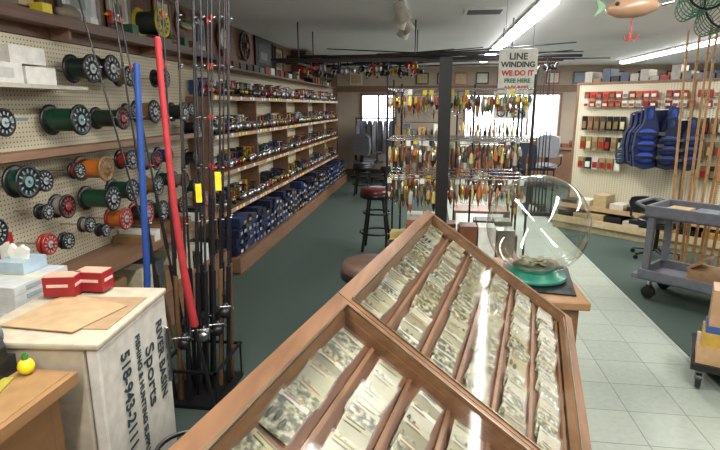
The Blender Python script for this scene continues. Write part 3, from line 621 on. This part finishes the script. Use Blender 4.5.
def vest(x,z,s,m,m2,y=-.12,rz=0):
    b=MB(); b.M=GM@Matrix.Translation((x,y,z))@Matrix.Rotation(rz,4,'Z')@Matrix.Scale(s,4)
    for sg in(-1,1):
        out=[(sg*.015,-.6),(sg*.12,-.62),(sg*.21,-.59),(sg*.24,-.4),(sg*.225,-.24),(sg*.165,-.16),(sg*.15,-.08),(sg*.16,.0),(sg*.08,.03),(sg*.06,-.08),(sg*.015,-.2)]
        b.plate(out,.06,m2,'XZ',(0,-.06,0))
        for k in range(3): b.ball((sg*.12,-.09,-.26-k*.12),.1,m,(.95,.38,.6),12,8)
        b.ball((sg*.11,-.06,-.06),.05,m,(.9,.8,1.8),10,8)
    b.plate([(-.21,-.6),(.21,-.6),(.24,-.4),(.225,-.24),(.165,-.16),(.16,.0),(.08,.03),(.05,-.02),(-.05,-.02),(-.08,.03),(-.16,0),(-.165,-.16),(-.225,-.24),(-.24,-.4)],.05,m2,'XZ',(0,.03,0))
    for zz in(-.26,-.38,-.5): b.box(-.24,-.135,zz,.24,-.129,zz+.022,BLK); b.box(-.03,-.143,zz-.006,.03,-.129,zz+.028,C(60,60,60))
    b.cyl((0,.02,.02),(0,.02,.09),.004,M_chrome,n=5); b.cyl((0,.02,.09),(0,-y/s,.09),.004,M_chrome,n=5); b.cyl((-.16,.0,-.01),(.16,0,-.01),.006,W,n=5)
    b.build('life_vest')
vest(.72,1.22,.5,C(90,110,125,.8),C(60,70,80,.8),rz=.3); vest(.94,1.56,.95,C(30,52,112,.8),C(20,28,60,.8),y=-.24,rz=.95); vest(1.13,1.62,1.15,C(28,58,135,.8),C(18,30,70,.8),y=-.32,rz=.7); vest(1.36,1.5,.95,C(24,42,92,.8),C(16,22,46,.8),y=-.26,rz=.5)
# ================================================================ utility cart
KM=Rz(1.82,4.62,-42)
b=MB(); b.M=KM; CG=C(104,106,114,.55)
def tray(z,d=.09):
    b.box(0,0,z,1.0,.5,z+.02,CG)
    b.box(0,0,z,1.0,.03,z+d,CG); b.box(0,.47,z,1.0,.5,z+d,CG); b.box(0,.03,z,.03,.47,z+d,CG); b.box(.97,.03,z,1.0,.47,z+d,CG)
tray(.73,.10); tray(.18)
for x in(.02,.93):
    for y in(.02,.43): b.box(x,y,.26,x+.055,y+.05,.75,CG)
b.tube([(0,.06,.79),(-.1,.06,.83),(-.1,.44,.83),(0,.44,.79)],.016,CG,8)
b.box(-.05,0,.18,0,.5,.22,CG)
for x in(.08,.92):
    for y in(.07,.43): b.cyl((x,y,.18),(x,y,.10),.018,M_chrome); b.box(x-.02,y-.025,.05,x+.02,y+.025,.13,M_black); b.cyl((x,y-.018,.062),(x,y+.018,.062),.055,M_black,n=16)
b.build('utility_cart',bevel=.004)
b=MB(); b.M=KM; b.box(.35,.1,.2005,.6,.35,.33,C(165,130,95)); b.plate([(.33,.33),(.45,.42),(.47,.41),(.36,.33)],.24,C(155,122,88),'XZ',(0,.22,0)); b.box(.65,.12,.2005,.9,.4,.26,W); b.build('cardboard_box')
b=MB(); b.M=KM
for i in range(4): b.box(.1+i*.21,.1,.7505,.27+i*.21,.35,.77+U(0,.05),random.choice([C(180,150,110),W,BLK,C(90,100,110)]))
b.build('merchandise')
b=MB(); BAM=C(175,136,92,.5)
for i in range(11):
    x=.04+i*.045; p0=KM@Vector((x,.58+.03*(i%3),.008)); p1=p0+Vector((-.08+i*.03,.02+U(-.05,.05),2.4-U(0,.2)))
    b.cyl(p0,p1,.014,BAM,.010,8)
    for t in(.15,.3,.45,.6,.75,.9): q=p0.lerp(p1,t); b.cyl(q-Vector((0,0,.006)),q+Vector((0,0,.006)),.0155,C(150,112,66),n=8)
b.build('bamboo_poles')
def net(x,y,z,r,NG=C(50,140,100)):
    b=MB(); n=20; ring=[(x+r*math.cos(2*math.pi*i/n),y,z+r*1.2*math.sin(2*math.pi*i/n)) for i in range(n+1)]
    b.tube(ring,.007,M_black,6); b.cyl((x,y,z+r*1.2),(x,y,H),.01,BLK)
    for i in range(n): 
        p=Vector(ring[i]); q=Vector((x+(p.x-x)*.4,y+.3,z+(p.z-z)*.4-.12)); b.cyl(p,q,.003,NG,n=4)
    for t in(.15,.3,.45,.6,.8,1):
        rr=[Vector(ring[i]).lerp(Vector((x+(ring[i][0]-x)*.4,y+.3,z+(ring[i][2]-z)*.4-.12)),t) for i in range(n+1)]; b.tube(rr,.003,NG,4)
    b.build('landing_net')
net(1.58,3.5,2.36,.13); net(1.80,3.7,2.3,.15,C(60,110,80))
b=MB(); c=Vector((.89,2.66,2.085))
b.lathe([(.0,-.12),(.018,-.115),(.04,-.07),(.046,0),(.04,.05),(.022,.1),(0,.12)],c,C(165,132,105,.3),(1,.1,.08),n=20)
b.ball(c+Vector((0,0,.012)),.04,C(110,75,55,.3),(2.2,.8,.8),16,8)
b.ball(c+Vector((-.08,-.035,.01)),.010,BLK); b.cyl(c+Vector((.12,0,.01)),c+Vector((.17,0,.02)),.006,M_chrome); b.cyl(c+Vector((0,0,.04)),(c.x,c.y,H),.001,M_grey,n=4)
b.cyl(c+Vector((0,0,-.04)),c+Vector((0,0,-.12)),.003,C(200,50,40),n=6)
for k in range(3):
    a=k*2.1; d=Vector((math.cos(a),math.sin(a),0)); b.tube([c+Vector((0,0,-.12)),c+Vector((0,0,-.14))+d*.01,c+Vector((0,0,-.14))+d*.025,c+Vector((0,0,-.115))+d*.034],.003,C(200,50,40),6)
b.plate([(-.17,.05),(-.11,.0),(-.17,-.04),(-.15,0)],.01,C(120,160,120),'XZ',c); b.build('giant_fishing_lure')
b=MB(); b.M=Rz(1.56,3.05,-25)
b.box(0,0,.13,.7,.5,.17,M_black)
for x in(.05,.65):
    for y in(.05,.45): b.cyl((x-.015,y,.058),(x+.015,y,.058),.05,M_black,n=16); b.box(x-.022,y-.02,.06,x+.022,y+.02,.135,M_grey)
b.box(.02,.02,.1701,.34,.26,.28,C(185,150,110)); b.box(.04,.03,.28,.3,.24,.36,C(185,150,60)); b.box(.05,.04,.36,.32,.23,.40,C(50,80,140)); b.box(.06,.05,.40,.32,.23,.62,C(175,140,105)); b.box(.36,.05,.1701,.65,.45,.55,C(165,130,95))
b.build('box_dolly')
b=MB()
for k in range(3):
    z=.4+k*.5; b.box(5.0,8.5,z,5.4,12,z+.03,M_shelf)
    for i in range(14): y=8.6+i*.24; b.box(5.05,y,z+.03,5.3,y+.2,z+.03+U(.1,.35),random.choice(MUT+[W,BLU]))
b.box(5.4,8.5,.007,5.44,12,1.8,M_shelf); b.box(5.0,8.5,.007,5.03,8.53,1.5,M_shelf); b.box(5.0,11.97,.007,5.03,12,1.5,M_shelf); b.build('storage_shelves')
b=MB()
for i in range(6): x=1.52+i*.05; b.tube([(x,8.2,.03),(x,8.2,.5),(x+U(-.03,.03),8.25,2.3)],[.014,.009,.006],BLK,6)
b.box(1.46,8.1,.001,1.85,8.3,.05,M_black); b.box(1.46,8.1,.7,1.85,8.12,.74,M_black); b.box(1.46,8.1,.05,1.48,8.12,.7,M_black); b.box(1.83,8.1,.05,1.85,8.12,.7,M_black); b.build('rod_stand')
b=MB(); hx,hy,hz=-.66,1.22,.70
ring=[(hx+.085*math.cos(2*math.pi*i/24),hy+.085*math.sin(2*math.pi*i/24),hz) for i in range(25)]
b.tube(ring,.007,M_black,8); b.cyl((hx,hy+.085,hz),(hx,hy+.085,.02),.01,M_black); b.cyl((hx,hy,.007),(hx,hy,.025),.12,M_black,n=24); b.cyl((hx,hy+.085,.02),(hx,hy,.02),.01,M_black)
b.build('umbrella_stand')
# ================================================================ world + camera
w=D.worlds.new('World'); bpy.context.scene.world=w; w.use_nodes=True
w.node_tree.nodes['Background'].inputs[0].default_value=(.85,.93,1,1); w.node_tree.nodes['Background'].inputs[1].default_value=5
cam=D.cameras.new('camera'); co=D.objects.new('camera',cam); bpy.context.collection.objects.link(co)
cam.sensor_width=36; cam.lens=26; co.location=(0,0,1.65); co.rotation_euler=(math.radians(90-12.9),0,math.radians(7.7)); cam.clip_start=.03
bpy.context.scene.camera=co
bpy.context.scene.view_settings.view_transform='Standard'
bpy.context.scene.view_settings.exposure=.1
